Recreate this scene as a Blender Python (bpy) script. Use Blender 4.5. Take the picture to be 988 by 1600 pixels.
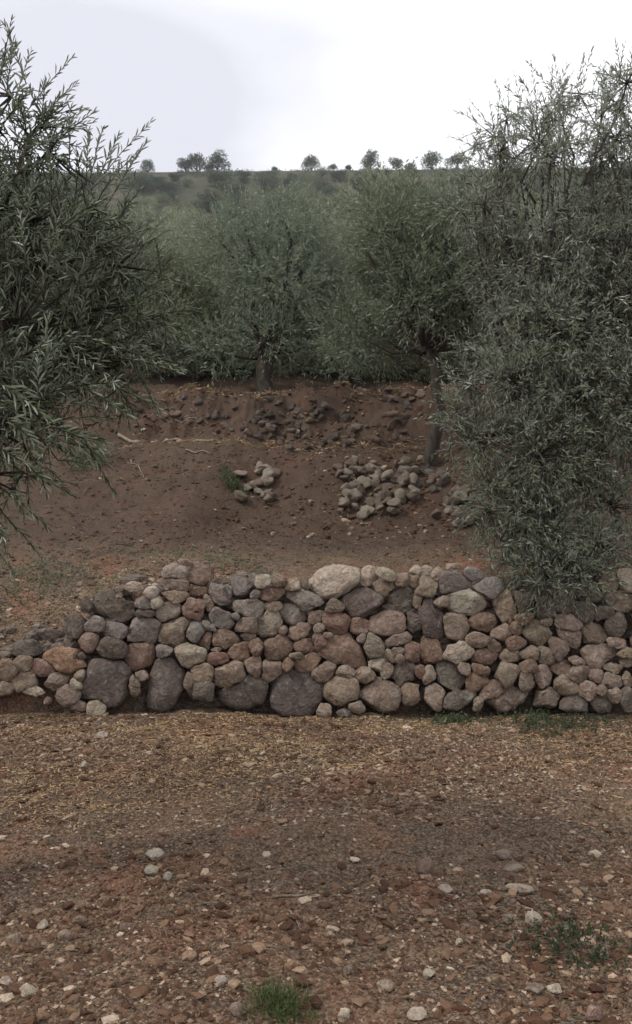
import bpy, math, random
import numpy as np
from mathutils import Vector, Matrix, noise as mnoise

for o in list(bpy.data.objects):
    bpy.data.objects.remove(o)
S = bpy.context.scene
COL = S.collection
R = np.random.RandomState

# ------------------------------------------------------------------ camera
FPX, CX, CY, CAMZ = 1386.0, 494.0, 800.0, 1.55      # focal length and centre in photo pixels, eye height
cd = bpy.data.cameras.new("camera")
cam = bpy.data.objects.new("camera", cd)
COL.objects.link(cam)
cam.location = (0, 0, CAMZ)
cam.rotation_euler = (math.radians(90), 0, 0)
cd.sensor_fit = 'VERTICAL'
cd.sensor_height = 24.0
cd.lens = 24.0 * FPX / 1600.0
cd.clip_start = 0.05
cd.clip_end = 3000
S.camera = cam

# ------------------------------------------------------------------ sky, sun, exposure
SUN_EL, SUN_AZ = math.radians(50), math.radians(248)   # azimuth clockwise from +Y
w = bpy.data.worlds.new("World")
S.world = w
w.use_nodes = True
nt = w.node_tree
nt.nodes.clear()
N = nt.nodes.new
out = N('ShaderNodeOutputWorld'); bg = N('ShaderNodeBackground')
sky = N('ShaderNodeTexSky'); sky.sky_type = 'NISHITA'; sky.sun_disc = False
sky.sun_elevation = SUN_EL; sky.sun_rotation = SUN_AZ
sky.air_density = 1.0; sky.dust_density = 3.0
tc = N('ShaderNodeTexCoord'); mp = N('ShaderNodeMapping'); mp.inputs['Scale'].default_value = (1.0, 1.0, 2.0)
mp.inputs['Location'].default_value = (1.9, 0.7, 0.4)
mp.inputs['Rotation'].default_value = (0, 0, 0.18)
n1 = N('ShaderNodeTexNoise'); n1.inputs['Scale'].default_value = 1.7; n1.inputs['Detail'].default_value = 6
n1.inputs['Roughness'].default_value = 0.45
cr = N('ShaderNodeValToRGB')
cr.color_ramp.elements[0].position = 0.38; cr.color_ramp.elements[0].color = (6.5, 6.6, 7.2, 1)
cr.color_ramp.elements[1].position = 0.72; cr.color_ramp.elements[1].color = (13.5, 13.4, 13.5, 1)
mx = N('ShaderNodeMix'); mx.data_type = 'RGBA'; mx.inputs[0].default_value = 0.93
L = nt.links.new
L(tc.outputs['Generated'], mp.inputs['Vector']); L(mp.outputs[0], n1.inputs['Vector'])
L(n1.outputs['Fac'], cr.inputs[0]); L(sky.outputs[0], mx.inputs[6]); L(cr.outputs[0], mx.inputs[7])
L(mx.outputs[2], bg.inputs['Color']); bg.inputs['Strength'].default_value = 0.1
L(bg.outputs[0], out.inputs['Surface'])

sd = bpy.data.lights.new("sun", 'SUN'); sun = bpy.data.objects.new("sun", sd); COL.objects.link(sun)
sd.energy = 1.5; sd.angle = math.radians(10); sd.color = (1.0, 0.95, 0.88)
sdir = Vector((math.sin(SUN_AZ) * math.cos(SUN_EL), math.cos(SUN_AZ) * math.cos(SUN_EL), math.sin(SUN_EL)))
sun.rotation_euler = sdir.to_track_quat('Z', 'Y').to_euler()
sun.location = (0, -5, 20)
S.view_settings.view_transform = 'Standard'
S.view_settings.look = 'None'
S.view_settings.exposure = 0.42
S.view_settings.gamma = 1.0
S.render.engine = 'CYCLES'

# ------------------------------------------------------------------ helpers
def tag(o, label=None, cat=None, group=None, kind=None):
    if label: o['label'] = label
    if cat: o['category'] = cat
    if group: o['group'] = group
    if kind: o['kind'] = kind
    return o

def empty(name, loc, label, cat, group=None):
    o = bpy.data.objects.new(name, None)
    o.empty_display_size = 0.2
    o.location = loc
    COL.objects.link(o)
    return tag(o, label, cat, group)

def mesh_np(name, co, faces, mat, smooth=False):
    """co (n,3); faces (m,k) array of one polygon size, or list of such arrays"""
    me = bpy.data.meshes.new(name)
    if not isinstance(faces, list): faces = [faces]
    faces = [f for f in faces if len(f)]
    co = np.asarray(co, dtype=np.float32)
    me.vertices.add(len(co)); me.vertices.foreach_set('co', co.ravel())
    nl = sum(f.size for f in faces); npoly = sum(len(f) for f in faces)
    me.loops.add(nl); me.polygons.add(npoly)
    me.loops.foreach_set('vertex_index', np.concatenate([f.ravel() for f in faces]).astype(np.int32))
    tot = np.concatenate([np.full(len(f), f.shape[1]) for f in faces]).astype(np.int32)
    st = np.concatenate([[0], np.cumsum(tot)[:-1]]).astype(np.int32)
    me.polygons.foreach_set('loop_start', st)
    try: me.polygons.foreach_set('loop_total', tot)
    except Exception: pass
    me.polygons.foreach_set('use_smooth', np.full(npoly, smooth))
    me.update(calc_edges=True)
    me.materials.append(mat)
    return me

def obj(name, me, parent=None, loc=None):
    o = bpy.data.objects.new(name, me)
    COL.objects.link(o)
    if parent: o.parent = parent
    if loc is not None: o.location = loc
    return o

def P(px, py, d):
    return np.array([(px - CX) / FPX * d, d, CAMZ - (py - CY) / FPX * d])

def unit(v):
    return v / np.maximum(np.linalg.norm(v, axis=-1, keepdims=True), 1e-9)

# numpy value noise
_T = R(7).rand(256, 256)
def vnoise(x, y):
    xi = np.floor(x).astype(int); yi = np.floor(y).astype(int)
    fx = x - xi; fy = y - yi
    fx = fx * fx * (3 - 2 * fx); fy = fy * fy * (3 - 2 * fy)
    a = _T[xi & 255, yi & 255]; b = _T[(xi + 1) & 255, yi & 255]
    c = _T[xi & 255, (yi + 1) & 255]; d = _T[(xi + 1) & 255, (yi + 1) & 255]
    return (a * (1 - fx) + b * fx) * (1 - fy) + (c * (1 - fx) + d * fx) * fy - 0.5
def fbm(x, y, oct=4, g=0.5):
    s = 0; a = 1.0
    for i in range(oct):
        s = s + a * vnoise(x * 2 ** i + 17.3 * i, y * 2 ** i - 9.1 * i); a *= g
    return s
def sstep(a, b, x):
    t = np.clip((x - a) / (b - a), 0, 1); return t * t * (3 - 2 * t)

# ------------------------------------------------------------------ materials
def new_mat(name):
    m = bpy.data.materials.new(name); m.use_nodes = True
    t = m.node_tree; t.nodes.clear()
    o = t.nodes.new('ShaderNodeOutputMaterial'); b = t.nodes.new('ShaderNodeBsdfPrincipled')
    t.links.new(b.outputs[0], o.inputs['Surface'])
    return m, t, b, o
def node(t, typ, **k):
    n = t.nodes.new(typ)
    for a, v in k.items():
        if a.startswith('i_'):
            key = a[2:]; key = int(key) if key.isdigit() else key.replace('_', ' ')
            n.inputs[key].default_value = v
        else: setattr(n, a, v)
    return n
def ramp(t, fac, stops):
    r = t.nodes.new('ShaderNodeValToRGB'); e = r.color_ramp.elements
    while len(e) < len(stops): e.new(0.5)
    for i, (p, c) in enumerate(stops):
        e[i].position = p; e[i].color = (c[0], c[1], c[2], 1) if len(c) == 3 else c
    t.links.new(fac, r.inputs[0]); return r.outputs[0]
def mixc(t, fac, a, b, blend='MIX'):
    m = t.nodes.new('ShaderNodeMix'); m.data_type = 'RGBA'; m.blend_type = blend
    for s, v in ((0, fac), (6, a), (7, b)):
        if isinstance(v, (int, float)): m.inputs[s].default_value = v
        elif isinstance(v, tuple): m.inputs[s].default_value = (*v, 1)
        else: t.links.new(v, m.inputs[s])
    return m.outputs[2]
def noisetex(t, vec, scale, detail=4, rough=0.55, dist=0.0):
    n = node(t, 'ShaderNodeTexNoise', i_Scale=scale, i_Detail=detail, i_Roughness=rough, i_Distortion=dist)
    t.links.new(vec, n.inputs['Vector']); return n.outputs['Fac']
def bumpn(t, h, strength, dist, nrm=None):
    b = node(t, 'ShaderNodeBump', i_Strength=strength, i_Distance=dist)
    t.links.new(h, b.inputs['Height'])
    if nrm: t.links.new(nrm, b.inputs['Normal'])
    return b.outputs[0]

def stone_material(name, lichen=0.35):
    m, t, b, o = new_mat(name)
    tcn = node(t, 'ShaderNodeTexCoord'); oi = node(t, 'ShaderNodeObjectInfo')
    add = node(t, 'ShaderNodeVectorMath', operation='ADD')
    mul = node(t, 'ShaderNodeVectorMath', operation='SCALE'); mul.inputs['Scale'].default_value = 40
    cmb = node(t, 'ShaderNodeCombineXYZ')
    for i in range(3): t.links.new(oi.outputs['Random'], cmb.inputs[i])
    t.links.new(cmb.outputs[0], mul.inputs[0]); t.links.new(mul.outputs[0], add.inputs[0])
    t.links.new(tcn.outputs['Object'], add.inputs[1]); v = add.outputs[0]
    base = oi.outputs['Color']
    n1 = noisetex(t, v, 7, 5, 0.6, 0.6)
    n2 = noisetex(t, v, 38, 6, 0.7)
    n3 = noisetex(t, v, 14, 5, 0.65, 1.2)
    c = mixc(t, ramp(t, n1, [(0.3, (0, 0, 0)), (0.7, (1, 1, 1))]), mixc(t, 0.75, base, (0.66, 0.60, 0.54), 'MULTIPLY'), base)
    c = mixc(t, ramp(t, n2, [(0.35, (0.75, 0.75, 0.75)), (0.66, (0, 0, 0))]), c, (0.42, 0.34, 0.29), 'MULTIPLY')
    lm = ramp(t, n3, [(0.54, (0, 0, 0)), (0.66, (lichen, lichen, lichen))])
    c = mixc(t, lm, c, (0.42, 0.38, 0.33))
    # red soil clinging on patches
    n4 = noisetex(t, v, 5, 4, 0.6)
    c = mixc(t, ramp(t, n4, [(0.52, (0, 0, 0)), (0.72, (0.45, 0.45, 0.45))]), c, (0.15, 0.095, 0.065))
    t.links.new(c, b.inputs['Base Color'])
    b.inputs['Roughness'].default_value = 0.82
    b.inputs['Specular IOR Level'].default_value = 0.3
    vo = node(t, 'ShaderNodeTexVoronoi', i_Scale=22.0); t.links.new(v, vo.inputs['Vector'])
    cl = noisetex(t, v, 9, 3, 0.5, 1.5)
    ridge = ramp(t, cl, [(0.44, (1, 1, 1)), (0.5, (0, 0, 0)), (0.56, (1, 1, 1))])
    nb = bumpn(t, ridge, 0.35, 0.02)
    nb = bumpn(t, n3, 0.9, 0.045, nb)
    nb = bumpn(t, vo.outputs['Distance'], 0.22, 0.012, nb)
    nb = bumpn(t, n2, 0.5, 0.010, nb)
    t.links.new(nb, b.inputs['Normal'])
    return m
STONE = stone_material('field_stone')

def gravel_material(name, stops):
    m, t, b, o = new_mat(name)
    g = node(t, 'ShaderNodeNewGeometry'); tcn = node(t, 'ShaderNodeTexCoord')
    c = ramp(t, g.outputs['Random Per Island'], stops)
    n2 = noisetex(t, tcn.outputs['Object'], 90, 4, 0.7)
    c = mixc(t, ramp(t, n2, [(0.3, (1, 1, 1)), (0.7, (0, 0, 0))]), c, (0.5, 0.42, 0.36), 'MULTIPLY')
    n3 = noisetex(t, tcn.outputs['Object'], 0.9, 3, 0.6)
    c = mixc(t, ramp(t, n3, [(0.42, (0.6, 0.6, 0.6)), (0.62, (0, 0, 0))]), c, (0.62, 0.42, 0.32), 'MULTIPLY')
    t.links.new(c, b.inputs['Base Color']); b.inputs['Roughness'].default_value = 0.85
    b.inputs['Specular IOR Level'].default_value = 0.25
    t.links.new(bumpn(t, n2, 0.5, 0.004), b.inputs['Normal'])
    return m
GRAVEL = gravel_material('gravel', [(0.0, (0.065, 0.036, 0.022)), (0.45, (0.14, 0.082, 0.05)), (0.75, (0.24, 0.165, 0.108)), (0.92, (0.42, 0.345, 0.25)), (1.0, (0.62, 0.55, 0.45))])

GRAVEL_PALE = gravel_material('pale_gravel', [(0.0, (0.16, 0.11, 0.075)), (0.5, (0.26, 0.20, 0.145)), (0.85, (0.40, 0.34, 0.265)), (1.0, (0.60, 0.55, 0.46))])

def ground_material():
    m, t, b, o = new_mat('red_earth')
    g = node(t, 'ShaderNodeNewGeometry'); v = g.outputs['Position']
    sep = node(t, 'ShaderNodeSeparateXYZ'); t.links.new(v, sep.inputs[0])
    big = noisetex(t, v, 0.9, 4, 0.6, 0.4); mid = noisetex(t, v, 5, 5, 0.65, 0.3); fine = noisetex(t, v, 70, 6, 0.75)
    c = ramp(t, big, [(0.33, (0.070, 0.040, 0.025)), (0.5, (0.120, 0.066, 0.038)), (0.66, (0.165, 0.076, 0.040))])
    c = mixc(t, ramp(t, mid, [(0.4, (0, 0, 0)), (0.68, (0.75, 0.75, 0.75))]), c, (0.075, 0.058, 0.043))
    dk = noisetex(t, v, 1.1, 4, 0.6, 0.5)
    c = mixc(t, ramp(t, dk, [(0.40, (0.75, 0.75, 0.75)), (0.52, (0, 0, 0))]), c, (0.05, 0.038, 0.03))
    oc = noisetex(t, v, 0.75, 3, 0.55, 0.3)
    c = mixc(t, ramp(t, oc, [(0.56, (0, 0, 0)), (0.66, (0.6, 0.6, 0.6))]), c, (0.15, 0.115, 0.055))
    red = noisetex(t, v, 1.6, 3, 0.5, 0.8)
    c = mixc(t, ramp(t, red, [(0.54, (0, 0, 0)), (0.66, (0.75, 0.75, 0.75))]), c, (0.20, 0.068, 0.034))
    c = mixc(t, ramp(t, fine, [(0.45, (0, 0, 0)), (0.62, (0.9, 0.9, 0.9))]), c, (0.29, 0.22, 0.155))
    fd = noisetex(t, v, 34, 5, 0.7)
    c = mixc(t, ramp(t, fd, [(0.36, (0.7, 0.7, 0.7)), (0.5, (0, 0, 0))]), c, (0.028, 0.02, 0.015))
    # bare, freshly turned darker soil on the terraces behind the wall
    tl = node(t, 'ShaderNodeMapRange'); t.links.new(sep.outputs['Y'], tl.inputs['Value'])
    tl.inputs['From Min'].default_value = 8.4; tl.inputs['From Max'].default_value = 9.3
    bare = ramp(t, mid, [(0.3, (0.046, 0.033, 0.026)), (0.55, (0.072, 0.047, 0.034)), (0.75, (0.095, 0.060, 0.042))])
    c = mixc(t, tl.outputs[0], c, mixc(t, 0.22, bare, c))
    # hillside beyond the terraces: dry brown-green scrub ground
    sc = noisetex(t, v, 0.12, 5, 0.65, 0.5)
    hc = ramp(t, sc, [(0.35, (0.035, 0.042, 0.022)), (0.55, (0.06, 0.058, 0.034)), (0.72, (0.12, 0.085, 0.055))])
    mr = node(t, 'ShaderNodeMapRange'); t.links.new(sep.outputs['Y'], mr.inputs['Value'])
    mr.inputs['From Min'].default_value = 19; mr.inputs['From Max'].default_value = 30
    c = mixc(t, mr.outputs[0], c, hc)
    t.links.new(c, b.inputs['Base Color']); b.inputs['Roughness'].default_value = 0.95
    b.inputs['Specular IOR Level'].default_value = 0.15
    nb = bumpn(t, mid, 0.4, 0.05); nb = bumpn(t, fine, 0.8, 0.02, nb)
    t.links.new(nb, b.inputs['Normal'])
    return m
EARTH = ground_material()

def leaf_material(name, top, under, var, vary=0.0):
    m, t, b, o = new_mat(name)
    g = node(t, 'ShaderNodeNewGeometry'); oi = node(t, 'ShaderNodeObjectInfo')
    ad = node(t, 'ShaderNodeMath', operation='ADD'); fr = node(t, 'ShaderNodeMath', operation='FRACT')
    t.links.new(g.outputs['Random Per Island'], ad.inputs[0]); t.links.new(oi.outputs['Random'], ad.inputs[1])
    t.links.new(ad.outputs[0], fr.inputs[0])
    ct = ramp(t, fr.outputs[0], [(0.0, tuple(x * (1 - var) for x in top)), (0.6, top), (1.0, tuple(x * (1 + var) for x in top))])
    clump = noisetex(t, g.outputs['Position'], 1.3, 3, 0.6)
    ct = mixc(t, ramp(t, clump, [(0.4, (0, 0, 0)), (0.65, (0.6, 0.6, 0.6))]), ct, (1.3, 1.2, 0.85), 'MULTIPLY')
    vv = ramp(t, oi.outputs['Random'], [(0.0, (0.55, 0.62, 0.55)), (0.3, (0.9, 0.84, 0.70)), (0.5, (1.15, 1.12, 1.0)), (0.75, (0.7, 0.82, 0.82)), (1.0, (1.3, 1.25, 1.05))])
    c = mixc(t, g.outputs['Backfacing'], ct, under)
    c = mixc(t, vary, c, vv, 'MULTIPLY')
    t.links.new(c, b.inputs['Base Color']); b.inputs['Roughness'].default_value = 0.42
    b.inputs['Specular IOR Level'].default_value = 0.55
    tr = node(t, 'ShaderNodeBsdfTranslucent'); t.links.new(c, tr.inputs['Color'])
    ms = node(t, 'ShaderNodeMixShader', i_0=0.2)
    t.links.new(b.outputs[0], ms.inputs[1]); t.links.new(tr.outputs[0], ms.inputs[2]); t.links.new(ms.outputs[0], o.inputs['Surface'])
    return m
LEAF = leaf_material('olive_leaf', (0.066, 0.088, 0.044), (0.20, 0.23, 0.16), 0.55)
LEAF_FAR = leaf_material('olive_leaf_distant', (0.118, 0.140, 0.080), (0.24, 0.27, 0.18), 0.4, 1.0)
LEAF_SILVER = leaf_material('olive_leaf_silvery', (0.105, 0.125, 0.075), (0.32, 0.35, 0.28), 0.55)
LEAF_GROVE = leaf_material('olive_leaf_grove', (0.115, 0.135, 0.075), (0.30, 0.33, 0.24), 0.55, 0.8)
LEAF_OAK = leaf_material('dark_evergreen_leaf', (0.045, 0.068, 0.032), (0.08, 0.105, 0.055), 0.4, 1.0)
LEAF_DRY = leaf_material('dry_leaf', (0.13, 0.10, 0.065), (0.22, 0.18, 0.13), 0.5)
GRASS = leaf_material('grass_blade', (0.07, 0.10, 0.03), (0.09, 0.12, 0.045), 0.4)

def bark_material(name, a, b_):
    m, t, b, o = new_mat(name)
    tcn = node(t, 'ShaderNodeTexCoord'); mpn = node(t, 'ShaderNodeMapping'); mpn.inputs['Scale'].default_value = (1, 1, 0.3)
    t.links.new(tcn.outputs['Object'], mpn.inputs[0])
    n = noisetex(t, mpn.outputs[0], 18, 6, 0.7, 0.5)
    t.links.new(ramp(t, n, [(0.35, a), (0.65, b_)]), b.inputs['Base Color'])
    b.inputs['Roughness'].default_value = 0.9; b.inputs['Specular IOR Level'].default_value = 0.2
    t.links.new(bumpn(t, n, 0.9, 0.03), b.inputs['Normal'])
    return m
BARK = bark_material('olive_bark', (0.028, 0.023, 0.019), (0.095, 0.078, 0.062))
TWIG = bark_material('dry_twig', (0.14, 0.11, 0.08), (0.30, 0.25, 0.19))

# ------------------------------------------------------------------ ground: one sheet, terraces and hill included
far_y = [20, 30, 45, 60, 90, 120, 150, 180, 205, 215, 226, 260, 420]
far_z = [4.75, 7.2, 11.4, 15.4, 23.5, 33.0, 46.0, 63.0, 78.6, 84.3, 86.0, 84, 70]
yc = [-40, 6.96, 7.00, 7.05, 7.6, 8.6, 9.9, 10.6, 11.3, 11.6, 13.0, 13.15, 13.85, 14.05, 16] + far_y
zc = [0, 0.0, 0.80, 0.96, 1.04, 1.15, 1.30, 1.62, 2.16, 2.30, 2.44, 2.52, 3.30, 3.44, 3.75] + far_z
yl = [-40, 6.88, 6.96, 7.10, 7.4, 8.2, 9, 10, 11, 11.75, 11.9, 13.0, 13.15, 13.85, 14.05, 16] + far_y
zl = [0, 0.0, 0.30, 0.48, 0.70, 0.98, 1.2, 1.62, 2.05, 2.44, 2.47, 2.56, 2.64, 3.30, 3.44, 3.75] + far_z
def H(x, y):
    x = np.asarray(x, float); y = np.asarray(y, float)
    xm = np.interp(y, [6.7, 8.2, 9.5, 12, 400], [-1.82, -1.75, -1.3, -0.8, -0.8])
    wl = 1 - sstep(xm - 0.28, xm + 0.28, x)
    yy = y + 0.22 * fbm(x * 0.9, 4 + y * 0.02, 4, 0.6) * sstep(9.5, 12, y) * (1 - sstep(30, 50, y))
    h = np.interp(yy, yc, zc) * (1 - wl) + np.interp(yy, yl, zl) * wl
    near = 1 - sstep(25, 60, y)
    h = h + (0.016 * fbm(x * 9 + 3, y * 9, 3, 0.6) + 0.05 * fbm(x * 1.6, y * 2.0 + 2, 2)) * near * sstep(0.1, 0.5, np.abs(y - 6.7))
    h = h + 0.10 * fbm(x * 0.8, y * 0.8, 3) * near * sstep(0.0, 3.5, np.abs(y - 6.8) + 2.0)
    h = h + 0.035 * fbm(x * 5, y * 5, 4, 0.6) * near
    # low swell in the stony ground before the wall, falling away to the right
    h = h + 0.035 * np.exp(-((y - 5.6) / 0.6) ** 2) * (y < 6.8) - 0.05 * sstep(1.6, 2.6, x) * (y < 6.8) * sstep(5.5, 6.5, y)
    h = h + sstep(9.5, 10.5, y) * near * 0.12 * fbm(x * 2.2 + 5, y * 2.2, 3)
    h = h + sstep(13.0, 13.3, y) * (1 - sstep(14.0, 14.4, y)) * 0.26 * fbm(x * 3 + 5, y * 2.5, 4, 0.6)
    h = h + sstep(40, 120, y) * (2.2 * fbm(x * 0.02, y * 0.02, 3) * (1 - sstep(180, 212, y)) + 0.010 * x)
    return h

def axis(parts):
    a = np.concatenate([np.arange(s, e, st) for s, e, st in parts] + [[parts[-1][1]]])
    return np.unique(np.round(a, 5))
ys = np.concatenate([axis([(-30, 0, 3.0), (0, 2.2, 0.15), (2.2, 6.7, 0.02), (6.7, 7.2, 0.025), (7.2, 16.5, 0.06)]), np.geomspace(16.8, 420, 150)])
xp = np.concatenate([axis([(0, 2.6, 0.022), (2.6, 7, 0.07)]), np.geomspace(7.3, 420, 90)])
xs = np.concatenate([-xp[::-1][:-1], xp])
X, Y = np.meshgrid(xs, ys); Z = H(X, Y)
nx, ny = len(xs), len(ys)
idx = np.arange(nx * ny).reshape(ny, nx)
F = np.stack([idx[:-1, :-1], idx[:-1, 1:], idx[1:, 1:], idx[1:, :-1]], -1).reshape(-1, 4)
tag(obj('ground', mesh_np('ground', np.stack([X, Y, Z], -1).reshape(-1, 3), F, EARTH, True)), kind='structure',
    label='red brown stony earth rising in terraces to a scrubby hill')

# ------------------------------------------------------------------ stones
def ico(sub):
    import bmesh
    bm = bmesh.new(); bmesh.ops.create_icosphere(bm, subdivisions=sub, radius=1)
    v = np.array([q.co[:] for q in bm.verts]); f = np.array([[q.index for q in p.verts] for p in bm.faces]); bm.free()
    return v, f
ICO1, ICO2, ICO3 = ico(1), ico(2), ico(3)

def chip(v, rs, n=7, lo=0.70, hi=0.97, f=0.97):
    """cut flat facets into a unit ball"""
    for _ in range(n):
        d = unit(rs.randn(3)); k = rs.uniform(lo, hi)
        s = v @ d; over = np.maximum(s - k, 0)
        v = v - over[:, None] * d * f
    return v
def rough(v, seed, amp=0.06, f=2.2):
    o = Vector((seed * 3.7, seed * 1.3, seed * 0.7))
    k = np.array([1 + amp * mnoise.fractal(Vector(p) * f + o, 0.9, 2.0, 3) for p in v])
    return v * k[:, None]
STONES_GENERIC = []
for i in range(14):
    rs = R(100 + i)
    v = rough(chip(ICO3[0].copy(), rs, 9, 0.48, 0.82), i + 1, 0.16, 1.6)
    STONES_GENERIC.append(mesh_np('stone_shape', v, ICO3[1], STONE, True))

PAL = {'g': (0.30, 0.275, 0.248), 'b': (0.32, 0.255, 0.200), 'r': (0.29, 0.200, 0.152), 'l': (0.52, 0.455, 0.37),
       'o': (0.42, 0.27, 0.18), 'd': (0.175, 0.150, 0.128), 'w': (0.56, 0.50, 0.41)}
def colour(o, key, rs, v=0.14):
    c = np.array(PAL[key]) * rs.uniform(1 - v, 1 + v) * rs.uniform(0.96, 1.04, 3)
    o.color = (*c, 1)

wall = empty('dry_stone_wall', (0, 6.9, 0), 'dry stone retaining wall of rounded field stones across the middle of the plot', 'wall')
# stones of the face as seen: centre x, y, width, height, tilt, colour (read on three enlargements of the photo)
LFT = [(530,262,205,140,5,'d'),(628,172,100,45,10,'l'),(705,198,60,50,0,'l'),(668,245,72,60,0,'g'),(735,245,50,55,0,'l'),
(810,165,165,60,0,'b'),(820,98,120,62,-5,'l'),(822,222,155,56,3,'b'),(935,197,92,50,0,'r'),(945,115,115,110,0,'r'),(925,265,160,112,10,'r'),
(790,295,118,88,0,'l'),(680,297,100,42,5,'d'),(445,345,92,68,-10,'g'),(545,378,140,72,12,'g'),(672,385,140,150,30,'g'),(815,385,155,130,-25,'b'),
(420,430,88,84,-40,'b'),(513,470,160,108,0,'d'),(658,497,142,155,20,'r'),(770,475,80,60,0,'g'),(893,495,155,108,5,'l'),(915,390,92,92,-40,'g'),
(975,357,66,34,20,'g'),(968,425,76,84,0,'r'),(500,625,235,235,0,'d'),(775,635,225,250,0,'d'),(630,640,56,104,0,'b'),(668,597,68,58,10,'b'),
(880,635,62,115,0,'b'),(950,580,105,85,20,'b'),(955,665,95,85,0,'d'),(300,515,205,118,5,'o'),(205,560,120,80,10,'r'),(30,560,86,112,0,'b'),
(25,648,64,62,0,'b'),(115,617,118,78,-5,'b'),(170,667,145,40,-5,'l'),(108,530,90,70,0,'b'),(265,622,105,78,0,'b'),(320,675,115,110,-30,'b'),
(378,590,52,62,0,'b'),(355,633,60,50,0,'l'),(450,742,80,90,0,'l'),(365,738,72,46,0,'b'),(120,462,160,70,0,'d'),(350,365,100,105,0,'d'),
(205,392,150,46,0,'d'),(402,262,56,60,0,'d'),(225,712,34,34,0,'b'),(20,500,56,40,0,'b'),(865,60,60,34,0,'b'),(560,215,60,26,0,'b'),(380,500,40,40,0,'d')]
MID = [(590,143,235,142,-8,'l'),(185,165,112,118,20,'g'),(265,145,88,62,0,'l'),(335,140,76,62,30,'b'),(228,198,62,42,0,'g'),(300,202,118,70,-5,'r'),
(405,160,82,56,-10,'l'),(447,150,42,52,0,'b'),(740,120,88,88,0,'l'),(820,108,90,52,20,'l'),(900,135,64,62,0,'b'),(815,172,124,82,10,'b'),
(955,140,60,62,0,'b'),(975,92,84,46,5,'l'),(60,205,76,145,-35,'g'),(103,190,52,62,0,'g'),(15,240,54,112,0,'b'),(80,310,114,92,20,'g'),
(25,352,76,34,10,'g'),(195,265,150,88,8,'g'),(310,255,88,48,8,'b'),(137,300,42,32,0,'g'),(455,235,185,92,18,'g'),(410,292,128,110,-10,'g'),
(590,255,82,62,0,'b'),(722,240,180,132,10,'d'),(885,225,130,118,0,'d'),(970,240,54,84,0,'b'),(192,345,98,78,5,'b'),(292,342,110,138,15,'l'),
(505,305,78,62,-15,'b'),(520,357,52,46,0,'b'),(435,375,118,92,-5,'b'),(357,372,42,42,0,'b'),(595,338,122,106,-10,'r'),(703,348,84,70,0,'r'),
(835,335,162,112,-3,'b'),(965,335,95,132,0,'d'),(80,413,165,82,-5,'r'),(195,393,90,36,15,'b'),(236,445,66,86,0,'r'),(330,450,148,122,-20,'r'),
(452,432,92,76,10,'r'),(525,420,66,78,0,'r'),(635,462,205,142,15,'r'),(712,406,42,48,0,'b'),(768,443,92,102,25,'b'),(875,412,132,62,-8,'b'),
(872,456,62,32,0,'b'),(842,487,58,54,10,'l'),(885,497,52,42,0,'b'),(958,467,104,124,0,'r'),(160,463,108,78,-5,'r'),(57,493,92,78,0,'r'),
(225,540,82,112,15,'b'),(117,573,145,128,0,'b'),(307,557,102,106,-35,'b'),(383,517,58,72,0,'r'),(465,520,128,84,-8,'r'),(420,482,98,30,0,'b'),
(540,562,124,92,-20,'b'),(637,553,92,58,15,'b'),(730,577,98,68,5,'b'),(783,525,64,64,10,'l'),(825,552,62,84,25,'b'),(912,570,122,112,0,'d'),
(185,655,225,150,-20,'d'),(420,655,245,220,0,'d'),(625,645,160,135,0,'b'),(800,662,192,150,8,'b'),(540,732,62,58,0,'l'),(690,715,66,54,0,'b'),
(930,665,90,110,0,'b'),(640,745,110,34,0,'d'),(60,455,60,24,0,'b'),(560,390,50,30,0,'b')]
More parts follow.
